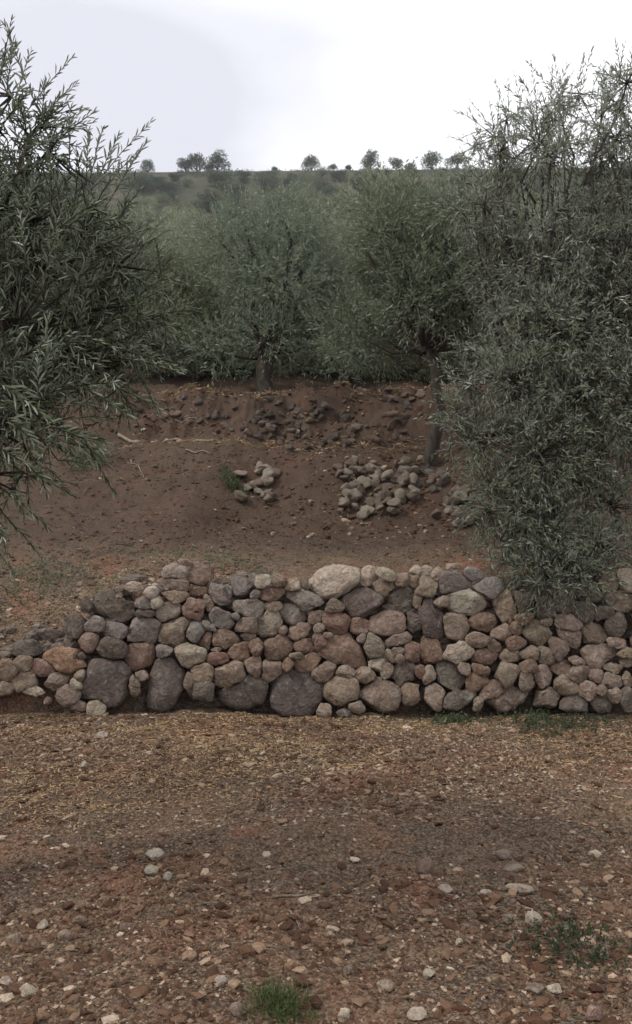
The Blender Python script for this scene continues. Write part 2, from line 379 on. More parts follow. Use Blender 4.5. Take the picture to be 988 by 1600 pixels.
RGT = [(35,95,78,56,0,'l'),(170,82,92,44,0,'l'),(95,112,66,60,0,'l'),(52,170,92,112,20,'b'),(175,145,142,116,10,'g'),(265,110,104,56,15,'g'),
(330,175,152,96,-5,'g'),(245,240,218,118,8,'l'),(115,240,78,52,0,'b'),(52,305,152,205,-15,'d'),(180,360,108,128,-5,'b'),(302,335,134,96,3,'r'),
(405,260,102,165,0,'b'),(285,405,108,78,12,'b'),(390,378,102,78,-15,'b'),(455,357,62,62,0,'r'),(490,315,94,54,0,'r'),(495,240,92,94,0,'d'),
(585,262,92,122,0,'d'),(545,390,124,112,10,'b'),(455,427,124,54,-5,'r'),(695,335,110,90,35,'b'),(708,402,135,92,40,'b'),(655,450,78,116,-25,'b'),
(805,390,124,102,-10,'b'),(50,468,134,134,0,'r'),(195,465,145,98,8,'l'),(355,442,64,62,0,'b'),(318,500,126,108,25,'r'),(430,488,90,62,0,'b'),
(515,473,88,62,-5,'b'),(598,485,86,78,-5,'b'),(515,530,74,62,0,'r'),(735,507,84,42,10,'b'),(825,482,205,102,10,'b'),(18,560,64,54,0,'r'),
(65,577,58,94,5,'b'),(160,575,140,124,15,'d'),(217,545,62,68,30,'b'),(310,548,124,62,15,'r'),(285,607,114,88,0,'r'),(345,650,114,98,-35,'b'),
(425,568,108,108,0,'b'),(505,602,64,98,0,'b'),(578,585,84,114,-3,'b'),(660,540,114,64,-10,'r'),(740,570,98,84,-10,'b'),(685,620,128,78,15,'b'),
(820,580,64,62,0,'b'),(792,648,84,78,0,'b'),(85,680,84,115,0,'b'),(205,692,172,84,0,'d'),(280,705,52,58,0,'b'),(420,692,220,104,-5,'b'),
(598,685,124,88,0,'b'),(720,707,114,84,0,'d'),(845,712,88,84,0,'d'),(850,640,52,44,0,'b'),(900,665,84,64,20,'b'),(895,600,92,78,0,'b'),
(905,550,104,52,15,'b'),(967,690,64,114,0,'d'),(965,600,54,64,0,'b'),(972,520,64,40,0,'b'),(955,468,84,44,0,'b'),(925,425,120,40,0,'b'),
(960,140,92,112,0,'l'),(935,237,155,92,0,'b'),(885,145,84,84,0,'b'),(780,200,104,94,0,'d'),(762,285,104,94,0,'d'),(858,292,84,64,0,'d'),
(678,240,84,104,0,'d'),(915,345,94,94,0,'d'),(670,200,56,34,0,'l'),(600,330,60,36,0,'b'),(630,190,60,44,0,'b')]
FACE = []
for lst, ox, sc in ((LFT, 0, 2.994), (MID, 320, 2.906), (RGT, 650, 2.923)):
    for cx, cy, ww, hh, a, c in lst:
        FACE.append([ox + cx / sc, 860 + cy / sc, ww / sc / 2, hh / sc / 2, math.radians(a), c])
rs = R(11)
for k in range(26):      # the low tumbled row going on to the left, and the wall going on to the right of the frame
    FACE.append([-12 - 28 * (k // 3) + rs.uniform(-6, 6), 1085 - 30 * (k % 3) + rs.uniform(-5, 5), rs.uniform(14, 20), rs.uniform(13, 18), rs.uniform(-.4, .4), rs.choice(list('bbrdg'))])
for k in range(72):
    FACE.append([1008 + 32 * (k // 7) + rs.uniform(-6, 6), 1105 - 33 * (k % 7) + rs.uniform(-5, 5), rs.uniform(15, 22), rs.uniform(14, 20), rs.uniform(-.4, .4), rs.choice(list('bbrdgl'))])
A = np.array([[f[0], f[1], f[2], f[3], f[4]] for f in FACE])
def metric(i, px, py):
    dx = px - A[i, 0]; dy = py - A[i, 1]; c, s = math.cos(A[i, 4]), math.sin(A[i, 4])
    return np.hypot((dx * c + dy * s) / A[i, 2], (-dx * s + dy * c) / A[i, 3])
def wall_d(py):   # distance of the battered face at a height on the face
    d = 6.74
    for _ in range(3):
        z = CAMZ - (py - CY) / FPX * d; d = 6.70 + 0.14 * z
    return d
NTH = 72
th = np.linspace(0, 2 * math.pi, NTH, endpoint=False)
def build_face_stone(i):
    cx, cy, rx, ry, a, ck = FACE[i]
    rs = R(500 + i)
    near = [j for j in range(len(FACE)) if j != i and abs(A[j, 0] - cx) < 90 and abs(A[j, 1] - cy) < 90]
    c, s = np.cos(th), np.sin(th)
    ca, sa = math.cos(a), math.sin(a)
    u = (c * ca + s * sa) / rx; v = (-c * sa + s * ca) / ry
    pe = 3.0
    re = 1.26 / (np.abs(u) ** pe + np.abs(v) ** pe) ** (1 / pe)
    t = np.linspace(0.3, 1.0, 36)[:, None] * re[None]
    qx = cx + t * c; qy = cy + t * s
    own = metric(i, qx, qy)
    ok = np.ones_like(own, bool)
    for j in near: ok &= metric(j, qx, qy) > own * 0.985
    bad = ~ok
    first = np.where(bad.any(0), bad.argmax(0), 36)
    r = re * (0.3 + 0.7 * np.clip(first - 0.6, 0, 35) / 35)
    r = np.where(bad.any(0), r, re * 0.82)          # nothing beside it: keep its own outline
    r = (np.roll(r, 1) + 2 * r + np.roll(r, -1)) / 4
    ph = rs.uniform(0, 6.28, 4)
    r = r * (1 + 0.035 * np.sin(3 * th + ph[0]) + 0.03 * np.sin(5 * th + ph[1]) + 0.02 * np.sin(9 * th + ph[2]))
    for _k in range(5):      # broken straight edges
        ak = rs.uniform(0, 6.283); cd_ = np.cos(th - ak)
        r0 = np.interp(ak, np.append(th, 2 * math.pi), np.append(r, r[0])) * rs.uniform(.93, 1.03)
        r = np.where(cd_ > 0.3, np.minimum(r, r0 / np.maximum(cd_, .3)), r)
    r = np.maximum(r + 0.9, 0.45 * re)
    d = wall_d(cy); mpp = d / FPX
    dep = min(rx, ry) * mpp * rs.uniform(0.75, 1.0) + 0.02
    # ico ball -> outline radius by angle, profile by depth
    V0, F0 = ICO3 if max(rx, ry) > 9 else ICO2
    v = chip(V0.copy(), rs, 12, 0.56, 0.93); v[:, [0, 2]] /= max(np.hypot(v[:, 0], v[:, 2]).max(), .01)
    ang = np.arctan2(-v[:, 2], v[:, 0]) % (2 * math.pi)
    rr = np.interp(ang, np.append(th, 2 * math.pi), np.append(r, r[0])) * mpp
    rad = np.hypot(v[:, 0], v[:, 2])
    # squarer section: push towards the rim
    k = np.power(np.clip(rad, 1e-4, 1), 0.66) * rr
    co = np.stack([np.cos(ang) * k, v[:, 1] * dep, -np.sin(ang) * k], -1)
    sd = rs.uniform(0, 50); size = max(rx, ry) * mpp
    ext = np.abs(co).max(0)
    for _k in range(7):      # flat broken faces on the side that shows
        dn = unit(np.array([rs.uniform(-.8, .8), -rs.uniform(.9, 1.6), rs.uniform(-.6, .8)]))
        qn = co / ext; sv = qn @ dn; kk = sv.max() * rs.uniform(.60, .86)
        co = (qn - np.maximum(sv - kk, 0)[:, None] * dn) * ext
    ox, oz = r * np.cos(th) * mpp, -r * np.sin(th) * mpp      # bring it back to its full width and height
    for ax, tg in ((0, ox), (2, oz)):
        lo_, hi_ = co[:, ax].min(), co[:, ax].max()
        co[:, ax] = tg.min() + (co[:, ax] - lo_) * (tg.max() - tg.min()) / (hi_ - lo_)
    o3 = Vector((sd, -sd, sd * .5))
    for q in range(len(co)):
        p = Vector(co[q])
        n = mnoise.fractal(p / size * 1.3 + o3, 0.8, 2.0, 4)
        co[q] += V0[q] * n * size * 0.06
        rg = 1 - abs(mnoise.noise(p / size * 2.1 + o3 * 2))      # clefts
        co[q] -= V0[q] * max(0, rg - 0.84) * size * 0.6
    me = mesh_np('stone', co, F0, STONE, True)
    cen = P(cx, cy, d)
    out = 0.0
    if (cx, cy) and ck in 'l': out = -0.01
    y = d + dep * 0.72 + rs.uniform(-0.03, 0.035) + out
    o = obj('stone', me, wall, (cen[0] * y / d * 1.0, y - 6.9, cen[2]))
    colour(o, ck, rs)
    if ck == 'o': o['label'] = 'large orange brown stone tumbled at the left end'
    return o
for i in range(len(FACE)): build_face_stone(i)
# small packing stones behind the face and along the top: past the limit of single parts, one mass
rs = R(5); pc = []; pf = []; base = 0
for k in range(1000):
    px = rs.uniform(-120, 1180); d = rs.uniform(6.95, 7.02) if k < 880 else rs.uniform(7.04, 7.35)
    x = (px - CX) / FPX * d; top = float(H(x, 7.12))
    z = rs.uniform(0, top) if k < 880 else float(H(x, d)) + rs.uniform(-.02, .03)
    V0, F0 = ICO1; sc = rs.uniform(0.04, 0.09)
    v = chip(V0.copy(), rs, 5, .7, .95) * sc * np.array([rs.uniform(1, 1.5), 1, rs.uniform(.6, .9)])
    pc.append(v + np.array([x, d - 6.9, z])); pf.append(F0 + base); base += len(v)
pk = obj('packing_stones', mesh_np('packing_stones', np.concatenate(pc), np.concatenate(pf), STONE, False), wall)
pk['kind'] = 'stuff'; pk.color = (0.19, 0.155, 0.13, 1)

# ------------------------------------------------------------------ stone heaps and rubble on the terraces
def heap(label, cells, size, cols, seed, dd, group='stone heaps on the terrace', lift=0.0, n_up=2):
    rs = R(seed)
    cx, cyy = cells[0][0], cells[0][1]
    x0 = (cx - CX) / FPX * dd
    root = empty('stone_heap', (x0, dd, float(H(x0, dd))), label, 'stone heap', group)
    rz = float(H(x0, dd))
    for (px, py, wpx, hpx, n) in cells:
        for k in range(n):
            qx = px + rs.uniform(-.5, .5) * wpx; qy = py + rs.uniform(-.5, .5) * hpx
            # find where this line of sight meets the ground, then settle the stone there
            ds = np.linspace(8.2, 17, 400); pz = CAMZ - (qy - CY) / FPX * ds; pxx = (qx - CX) / FPX * ds
            hit = np.argmax(H(pxx, ds) > pz - 0.03)
            d = ds[hit]; x = pxx[hit]; s = rs.uniform(*size)
            z = float(H(x, d)) + s * (rs.uniform(0.1, 0.5) if lift else rs.uniform(-.25, .25)) + lift * rs.rand()
            o = obj('stone', STONES_GENERIC[rs.randint(14)], root, (x - x0, d - dd, z - rz))
            o.scale = (s * rs.uniform(.9, 1.4), s * rs.uniform(.8, 1.1), s * rs.uniform(.6, .95))
            o.rotation_euler = tuple(rs.uniform(-3, 3, 3) * (0.25, 0.25, 1))
            colour(o, rs.choice(list(cols)), rs)
    return root
heap('biggest heap of pale tumbled stones on the bare terrace, right of centre', [(595,755,110,56,52),(540,740,44,24,12),(560,790,60,40,14),(605,790,36,36,10),(640,745,40,40,12)], (0.04, 0.095), 'llbbl', 21, 11, lift=0.08)
heap('small pale pile of rounded stones left of the biggest heap', [(402,765,56,44,14),(415,740,26,20,5)], (0.05, 0.115), 'llbw', 22, 10.8, lift=0.05)
heap('scattered pile of stones under the lower leaves of the big right olive', [(715,800,70,46,20),(730,775,40,24,6)], (0.045, 0.10), 'llbb', 23, 10.6, lift=0.05)
heap('dark fallen rubble strewn over the upper bank below the central olive', [(380,655,90,50,26),(500,655,100,66,44),(440,650,70,60,20),(500,690,130,20,16)], (0.035, 0.095), 'dddb', 24, 14, 'fallen terrace rubble')
heap('rusty brown rubble at the lip of the upper bank beside the thin trunk', [(630,640,70,60,34),(590,670,100,44,24)], (0.035, 0.10), 'rrdb', 25, 14.2, 'fallen terrace rubble')
heap('broken stone edging along the brown step left of the central olive', [(270,640,120,40,26),(200,630,80,40,12)], (0.035, 0.09), 'ddbr', 27, 13.6, 'fallen terrace rubble')
heap('stones strewn at the foot of the thin dark trunk', [(650,745,60,44,16),(690,745,40,40,8)], (0.05, 0.11), 'ddgb', 26, 11.6, 'fallen terrace rubble')

# ------------------------------------------------------------------ loose stones in the foreground, each a thing
def ground_at(px, py):
    ds = np.linspace(2.2, 17, 2500); pz = CAMZ - (py - CY) / FPX * ds; x = (px - CX) / FPX * ds
    k = np.argmax(H(x, ds) > pz); return x[k], ds[k], float(H(x[k], ds[k]))
LOOSE = [(240,1338,30,20,'w','whitest loose stone on the open ground, left of centre below the wall'),
(236,1362,26,18,'l','dull pale stone just below the whitest stone'),
(262,1372,18,14,'l','small pale stone to the lower right of the whitest stone'),
(42,1550,32,18,'l','pale flat stone near the lower left corner'),
(8,1535,24,16,'l','pale stone cut by the left edge near the bottom'),
(20,1470,30,22,'b','dull brown stone at the left edge above the lower left corner'),
(66,1448,24,16,'l','rounded pale stone near the left edge below the middle of the foreground'),
(100,1465,26,18,'b','flat brown stone right of the rounded pale one near the left edge'),
(668,1355,30,30,'b','rounded grey brown stone standing right of the middle of the foreground'),
(698,1392,28,16,'l','pale wedge of stone just below the standing rounded stone'),
(760,1396,20,11,'w','tiny bright white stone right of the pale wedge'),
(790,1336,28,18,'b','domed stone in the right foreground, highest of its scatter'),
(805,1358,34,12,'b','thin flat stone just below the domed stone on the right'),
(816,1392,46,14,'l','long flat pale slab lying in the right foreground'),
(834,1438,32,26,'l','pointed pale stone with a sharp tip in the right foreground'),
(800,1440,30,10,'b','thin flat stone left of the pointed pale stone'),
(672,1523,20,18,'l','small round pale stone alone in the lower right foreground'),
(718,1472,15,11,'l','small pale pebble above the lone round stone, lower right'),
(540,1590,26,22,'l','pale stone cut by the bottom edge right of the grass tuft'),
(652,1588,34,20,'l','broad pale stone cut by the bottom edge, right of centre'),
(370,1582,28,24,'b','yellow brown stone just left of the green grass tuft'),
(544,1518,18,15,'b','small brown stone above and right of the green grass tuft'),
(603,1546,32,18,'b','low buried stone between the grass tuft and the lone round stone'),
(520,1454,24,11,'l','flat pale chip in the centre of the foreground'),
(840,1550,34,15,'b','flat stone low in the right foreground beside the green weeds'),
(342,1534,26,14,'l','pale oval stone above and left of the green grass tuft'),
(197,1450,22,15,'r','reddish stone in the left foreground'),
(122,1440,24,14,'b','low brown stone left of the reddish stone'),
(160,1150,22,12,'l','pale stone near the foot of the left end of the wall'),
(130,1196,20,12,'l','pale stone on the stony swell below the left end of the wall'),
(150,1105,22,24,'l','upright pale stone leaning before the big dark base blocks'),
(870,1548,26,16,'l','pale stone at the edge of the green weeds, lower right'),
(930,1588,34,26,'r','reddish stone at the bottom edge near the right corner'),
(880,1268,24,9,'b','thin flat stone at the right below the wall')]
for i, (px, py, ww, hh, c, lab) in enumerate(LOOSE):
    x, d, z = ground_at(px, py + hh * 0.45)
    rs = R(900 + i); mpp = d / FPX; V0, F0 = ICO3
    v = rough(chip(V0.copy(), rs, 9, 0.5, 0.85), 40 + i, 0.16, 1.6)
    v = v * np.array([ww / 2 * mpp, ww / 2.4 * mpp, hh / 2 * mpp * 1.15])
    o = obj('loose_stone', mesh_np('loose_stone', v, F0, STONE, True), None, (x, d + ww / 3 * mpp, z + hh * 0.28 * mpp))
    o.rotation_euler = (rs.uniform(-.15, .15), rs.uniform(-.15, .15), rs.uniform(-.4, .4))
    tag(o, lab, 'stone', 'loose stones on the foreground earth'); colour(o, c, rs, 0.08)

# ------------------------------------------------------------------ gravel, litter (stuff)
def scatter_pebbles(name, n, region, size, flat, mat, seed, label, dens=None, proto=None, sink=0.06):
    rs = R(seed); x, y = region(rs, n)
    if dens is not None:
        k = rs.rand(len(x)) < dens(x, y); x, y = x[k], y[k]
    n = len(x); V0, F0 = proto or ICO1
    s = size[0] * (size[1] / size[0]) ** (rs.rand(n) ** 2.2)
    V = np.repeat(V0[None], n, 0) * (1 + 0.28 * (rs.rand(n, len(V0), 1) - 0.5) * 2 * 0.9)
    V = V * np.stack([s * rs.uniform(.8, 1.5, n), s * rs.uniform(.6, 1.0, n), s * rs.uniform(*flat, n)], -1)[:, None]
    a = rs.uniform(0, 6.28, n); ca, sa = np.cos(a), np.sin(a); tl = rs.uniform(-.45, .45, n)
    x1 = V[..., 0] * np.cos(tl)[:, None] - V[..., 2] * np.sin(tl)[:, None]; z1 = V[..., 0] * np.sin(tl)[:, None] + V[..., 2] * np.cos(tl)[:, None]
    X_ = x1 * ca[:, None] - V[..., 1] * sa[:, None] + x[:, None]; Y_ = x1 * sa[:, None] + V[..., 1] * ca[:, None] + y[:, None]
    Z_ = z1 + (H(x, y) + s * sink)[:, None]
    F_ = (F0[None] + (np.arange(n) * len(V0))[:, None, None]).reshape(-1, 3)
    o = obj(name, mesh_np(name, np.stack([X_, Y_, Z_], -1).reshape(-1, 3), F_, mat, False))
    return tag(o, label, None, None, 'stuff')
OCT = (np.array([[1, 0, 0], [-1, 0, 0], [0, 1, 0], [0, -1, 0], [0, 0, 1], [0, 0, -1.]]),
       np.array([[0, 2, 4], [2, 1, 4], [1, 3, 4], [3, 0, 4], [2, 0, 5], [1, 2, 5], [3, 1, 5], [0, 3, 5]]))
def reg_front(rs, n):
    y = 2.3 + 4.45 * rs.rand(n) ** 0.9; x = rs.uniform(-1, 1, n) * (0.42 * y + 0.35); return x, y
def dens_front(x, y):
    return np.clip(0.55 + 1.1 * fbm(x * 1.1 + 3, y * 1.5, 3) + 0.65 * sstep(4.4, 5.6, y), 0.08, 1)
scatter_pebbles('gravel', 90000, reg_front, (0.0035, 0.014), (0.35, 0.8), GRAVEL, 31, 'fine gravel and chips on the red earth before the wall', dens_front, OCT)
scatter_pebbles('gravel', 9000, reg_front, (0.010, 0.034), (0.25, 0.6), GRAVEL, 32, 'coarse gravel scattered over the red earth before the wall', dens_front)
def reg_slope(rs, n):
    y = rs.uniform(6.95, 9.0, n); x = rs.uniform(-4.0, -0.5, n); return x, y
scatter_pebbles('gravel', 7000, reg_slope, (0.005, 0.022), (0.4, 0.8), GRAVEL, 33, 'stone chips on the slope behind the left end of the wall',
                lambda x, y: np.clip(1.1 - (y - 7) / 1.6, 0.04, 1), OCT)
def reg_bank(rs, n):
    y = rs.uniform(7.1, 16, n); x = rs.uniform(-1, 1, n) * (0.42 * y + .5); return x, y
scatter_pebbles('gravel', 5000, reg_bank, (0.008, 0.032), (0.4, 0.8), GRAVEL, 34, 'scattered chips on the bare terraces behind the wall',
                lambda x, y: np.clip(0.35 + 0.9 * fbm(x * .8, y * .8, 3) + 0.4 * (y > 12.3), 0.05, 1))

def reg_upper(rs, n):
    y = rs.uniform(12.9, 15.2, n); x = rs.uniform(-3.2, 2.4, n); return x, y
scatter_pebbles('rubble', 3600, reg_upper, (0.012, 0.055), (0.35, 0.7), GRAVEL, 35, 'broken stone and clods strewn down the upper bank',
                lambda x, y: np.clip(0.25 + 1.6 * fbm(x * 1.2, y * 1.2 + 8, 3), 0.03, 1))
def reg_heap(rs, n):
    y = 9.7 + 2.6 * rs.rand(n); x = 0.75 + rs.randn(n) * 0.75; return x, y
scatter_pebbles('rubble', 900, reg_heap, (0.012, 0.05), (0.4, 0.8), GRAVEL, 36, 'small broken stone between and around the heaps')

scatter_pebbles('clods', 30000, lambda rs, n: (rs.uniform(-4.6, 4, n), 7.2 + 8.0 * rs.rand(n) ** .8), (0.006, 0.03), (0.5, 0.9), EARTH, 39, 'crumbly clods of earth over the terraces',
                lambda x, y: np.clip(0.45 + 1.1 * fbm(x * 1.1, y * 1.1 + 4, 3), .04, 1), OCT)
# ------------------------------------------------------------------ foliage machinery
def sprig_leaves(o, d, L_, k, ll, lw, rs, droop=0.15, spread=(30, 60)):
    """returns per leaf: base, direction, width vec, normal, length"""
    n = len(o); d = unit(d)
    t = (np.arange(k) // 2 * 2 + 1 + 0.3 * rs.rand(n, k)) / k
    g = np.array([0, 0, -1.0])
    dl = droop * L_
    pos = o[:, None] + d[:, None] * (L_[:, None] * t)[..., None] + g * (dl[:, None] * t ** 2)[..., None]
    tan = unit(d[:, None] * L_[:, None, None] + 2 * g * (dl[:, None] * t)[..., None])
    a = unit(np.cross(tan, rs.randn(n, 1, 3)))
    b = np.cross(tan, a)
    az = (np.arange(k) % 2) * math.pi + (np.arange(k) // 2) * 1.57 + rs.uniform(-.5, .5, (n, k))
    radial = a * np.cos(az)[..., None] + b * np.sin(az)[..., None]
    ang = np.radians(rs.uniform(spread[0], spread[1], (n, k))) * (1.05 - 0.6 * t)
    ld = tan * np.cos(ang)[..., None] + radial * np.sin(ang)[..., None]
    ld = unit(ld + rs.randn(n, k, 3) * 0.10)
    nn = unit(tan - (tan * ld).sum(-1, keepdims=True) * ld + rs.randn(n, k, 3) * 0.25)
    nn = unit(nn - (nn * ld).sum(-1, keepdims=True) * ld)
    nn = np.where(nn[..., 2:] < -0.2, -nn, nn)
    wv = np.cross(nn, ld)
    ln = ll * rs.uniform(.65, 1.15, (n, k)) * (1.05 - 0.35 * t)
    f = lambda q: q.reshape(-1, q.shape[-1])
    return f(pos), f(ld), f(wv), f(nn), ln.ravel()
def leaf_template(fine):
    if fine: return np.array([[0, 0, 0], [.3, .46, .10], [.7, .40, .10], [1, 0, -.12], [.7, -.40, .10], [.3, -.46, .10]]), [[0, 3, 2, 1], [0, 5, 4, 3]]
    return np.array([[0, 0, 0], [.45, .5, .08], [1, 0, -.05], [.45, -.5, .08]]), [[0, 2, 1], [0, 3, 2]]
def leaves_mesh(name, lv, wr, fine, mat):
    pos, ld, wv, nn, ln = lv
    T, Fc = leaf_template(fine); Fc = np.array(Fc); n = len(pos)
    w_ = ln * wr
    V = pos[:, None] + ld[:, None] * (T[:, 0][None] * ln[:, None])[..., None] + wv[:, None] * (T[:, 1][None] * w_[:, None])[..., None] \
        + nn[:, None] * (T[:, 2][None] * ln[:, None] * (0.5 if fine else 0.4))[..., None]
    F_ = (Fc[None] + (np.arange(n) * len(T))[:, None, None]).reshape(-1, Fc.shape[1])
    return mesh_np(name, V.reshape(-1, 3), F_, mat, False)
def tubes(paths, radii, sides=6):
    """list of (m,3) paths with (m,) radii -> co, faces"""
    co = []; fs = []; base = 0
    for p, r in zip(paths, radii):
        p = np.asarray(p, float); m = len(p)
        tn = unit(np.gradient(p, axis=0)); ref = np.array([0.3, 0.9, 0.1]); a = unit(np.cross(tn, ref)); b = np.cross(tn, a)
        an = np.arange(sides) * 2 * math.pi / sides
        ring = p[:, None] + (a[:, None] * np.cos(an)[None, :, None] + b[:, None] * np.sin(an)[None, :, None]) * np.asarray(r)[:, None, None]
        co.append(ring.reshape(-1, 3)); ii = base + np.arange(m * sides).reshape(m, sides)
        q = np.stack([ii[:-1], np.roll(ii[:-1], -1, 1), np.roll(ii[1:], -1, 1), ii[1:]], -1).reshape(-1, 4)
        fs.append(q); base += m * sides
    return np.concatenate(co), np.concatenate(fs)
def thin_sticks(o, d, L_, r, droop):
    """many 3-sided stems at once"""
    n = len(o); d = unit(d); g = np.array([0, 0, -1.0]); t = np.array([0, .5, 1.0])
    p = o[:, None] + d[:, None] * (L_[:, None] * t)[..., None] + g * (droop * L_[:, None] * t ** 2)[..., None]
    a = unit(np.cross(d, [0.21, 0.3, 0.93])); b = np.cross(d, a)
    an = np.arange(3) * 2.094
    ring = p[:, :, None] + (a[:, None, None] * np.cos(an)[:, None] + b[:, None, None] * np.sin(an)[:, None]) * (r * np.array([1, .7, .35]))[None, :, None, None]
    ii = np.arange(n * 9).reshape(n, 3, 3)
    q = np.stack([ii[:, :-1], np.roll(ii[:, :-1], -1, 2), np.roll(ii[:, 1:], -1, 2), ii[:, 1:]], -1).reshape(-1, 4)
    return ring.reshape(-1, 3), q
def curve(a, b, rs, m=7, wob=0.08, bow=None):
    a = np.asarray(a, float); b = np.asarray(b, float); t = np.linspace(0, 1, m)[:, None]
    L_ = np.linalg.norm(b - a); p = a + (b - a) * t
    off = rs.randn(3) * wob * L_ + (np.array(bow) if bow is not None else 0)
    p = p + np.sin(t * math.pi) * off
    p[1:-1] += rs.randn(m - 2, 3) * wob * 0.25 * L_
    return p
def trunk_mesh(name, paths, radii, mat, seed, sides=14, gn=0.16):
    co, fs = tubes(paths, radii, sides)
    cen = np.concatenate([np.repeat(np.asarray(p), sides, 0) for p in paths])
    k = np.array([1 + gn * 2 * mnoise.fractal(Vector((p[0] * 9 + seed, p[1] * 9, p[2] * 3)), 0.8, 2, 3) for p in co])
    return mesh_np(name, cen + (co - cen) * k[:, None], fs, mat, True)
def join_mesh(name, parts, mat, smooth=True):
    co = np.concatenate([p[0] for p in parts]); off = np.cumsum([0] + [len(p[0]) for p in parts])[:-1]
    return mesh_np(name, co, np.concatenate([p[1] + o_ for p, o_ in zip(parts, off)]), mat, smooth)

def crown_sprigs(blobs, n, rs, up=0.55, shell=0.55, Lr=(0.25, 0.5), down=0.0, noise_r=0.75, outw=0.9):
    """blobs: (x,y,z,rx,ry,rz); sprigs start inside each blob and point outwards"""
    B = np.array(blobs); wts = (B[:, 3] * B[:, 4] * B[:, 5]) ** 0.72; wts /= wts.sum()
    j = rs.choice(len(B), n, p=wts); u = unit(rs.randn(n, 3)); r = shell + (1 - shell) * rs.rand(n) ** 0.7
    r = np.where(rs.rand(n) < 0.25, rs.rand(n) * 0.7, r)
    o = B[j, :3] + u * B[j, 3:6] * r[:, None]
    d = unit(u * outw + rs.randn(n, 3) * noise_r * 0.6 + np.array([0, 0, up]) - np.array([0, 0, down]) * (u[:, 2:] < 0.1))
    L_ = rs.uniform(*Lr, n)
    return o, d, L_, j

# --- middle-distance and far olive kinds: meshes made once, shared by the copies
def far_tree_meshes(seed, h, wdt, n_leaf_sprigs, k, ll, lw, Lr, trunk_h, leafmat, nblob=11, tr=0.14, flat=0.75, skirt=0, leanf=1.0):
    rs = R(seed); blobs = []
    ch = h - trunk_h
    for q in range(nblob):
        a = q * 2.4 + rs.uniform(-.5, .5); rr = wdt / 2 * 0.66 * math.sqrt((q + .5) / nblob)
        zz = trunk_h + ch * (0.16 + 0.60 * (1 - (rr / (wdt / 2)) ** 2) * rs.uniform(.35, 1.15)) * (0.55 if q % 4 == 3 else 1)
        s = wdt * rs.uniform(.12, .23)
        blobs.append((rr * math.cos(a), rr * math.sin(a), zz, s, s, s * flat * rs.uniform(.8, 1.2)))
    for q in range(skirt):
        a = q * 6.283 / skirt + rs.uniform(-.4, .4); s = wdt * rs.uniform(.12, .19)
        blobs.append((wdt * .30 * math.cos(a), wdt * .30 * math.sin(a), max(s * .9, trunk_h + ch * rs.uniform(-.02, .16)), s, s, s * .9))
    top = max(b[2] + b[5] for b in blobs) + 0.15
    blobs = [(b[0], b[1], b[2] * h / top, b[3], b[4], b[5]) for b in blobs]
    o, d, L_, j = crown_sprigs(blobs, n_leaf_sprigs, rs, Lr=Lr)
    lv = sprig_leaves(o, d, L_, k, ll, lw, rs)
    crown = leaves_mesh('crown', lv, lw / ll, False, leafmat)
    th_ = trunk_h * 1.05
    lean = rs.uniform(-.25, .25, 2) * th_ * leanf
    fork = np.array([lean[0], lean[1], th_])
    paths = [curve((0, 0, -0.3), fork, rs, 7, 0.07)]; radii = [np.linspace(tr * 1.6, tr, 7)]
    for b in blobs[::1]:
        c = np.array(b[:3]); paths.append(curve(fork + rs.randn(3) * .03 - [0, 0, .12], c, rs, 6, 0.10, (0, 0, -.08 * h * 0.3))); radii.append(np.linspace(tr * 0.55, tr * 0.13, 6))
    trunk = trunk_mesh('trunk', paths, radii, BARK, seed, 8 if h < 5 else 10)
    return crown, trunk
def place_tree(kind, name, loc, scale, rz, label, cat='tree', group=None, squash=1.0):
    e = empty(name, loc, label, cat, group)
    e.rotation_euler = (0, 0, rz); e.scale = (scale, scale, scale * squash)
    obj('trunk', kind[1], e); obj('crown', kind[0], e)
    return e
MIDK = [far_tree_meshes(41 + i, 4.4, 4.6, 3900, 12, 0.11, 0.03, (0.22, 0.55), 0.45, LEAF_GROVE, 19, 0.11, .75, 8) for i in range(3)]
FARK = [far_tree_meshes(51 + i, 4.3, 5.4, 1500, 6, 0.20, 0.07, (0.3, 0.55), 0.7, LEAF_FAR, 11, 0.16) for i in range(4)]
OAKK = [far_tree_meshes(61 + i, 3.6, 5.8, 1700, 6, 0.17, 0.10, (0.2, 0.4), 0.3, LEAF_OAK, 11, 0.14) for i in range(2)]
SKYK = [far_tree_meshes(71 + i, 4.0, 4.8, 900, 6, 0.24, 0.12, (0.3, 0.6), 0.75, LEAF_OAK, 8, 0.16, 1.0) for i in range(3)]

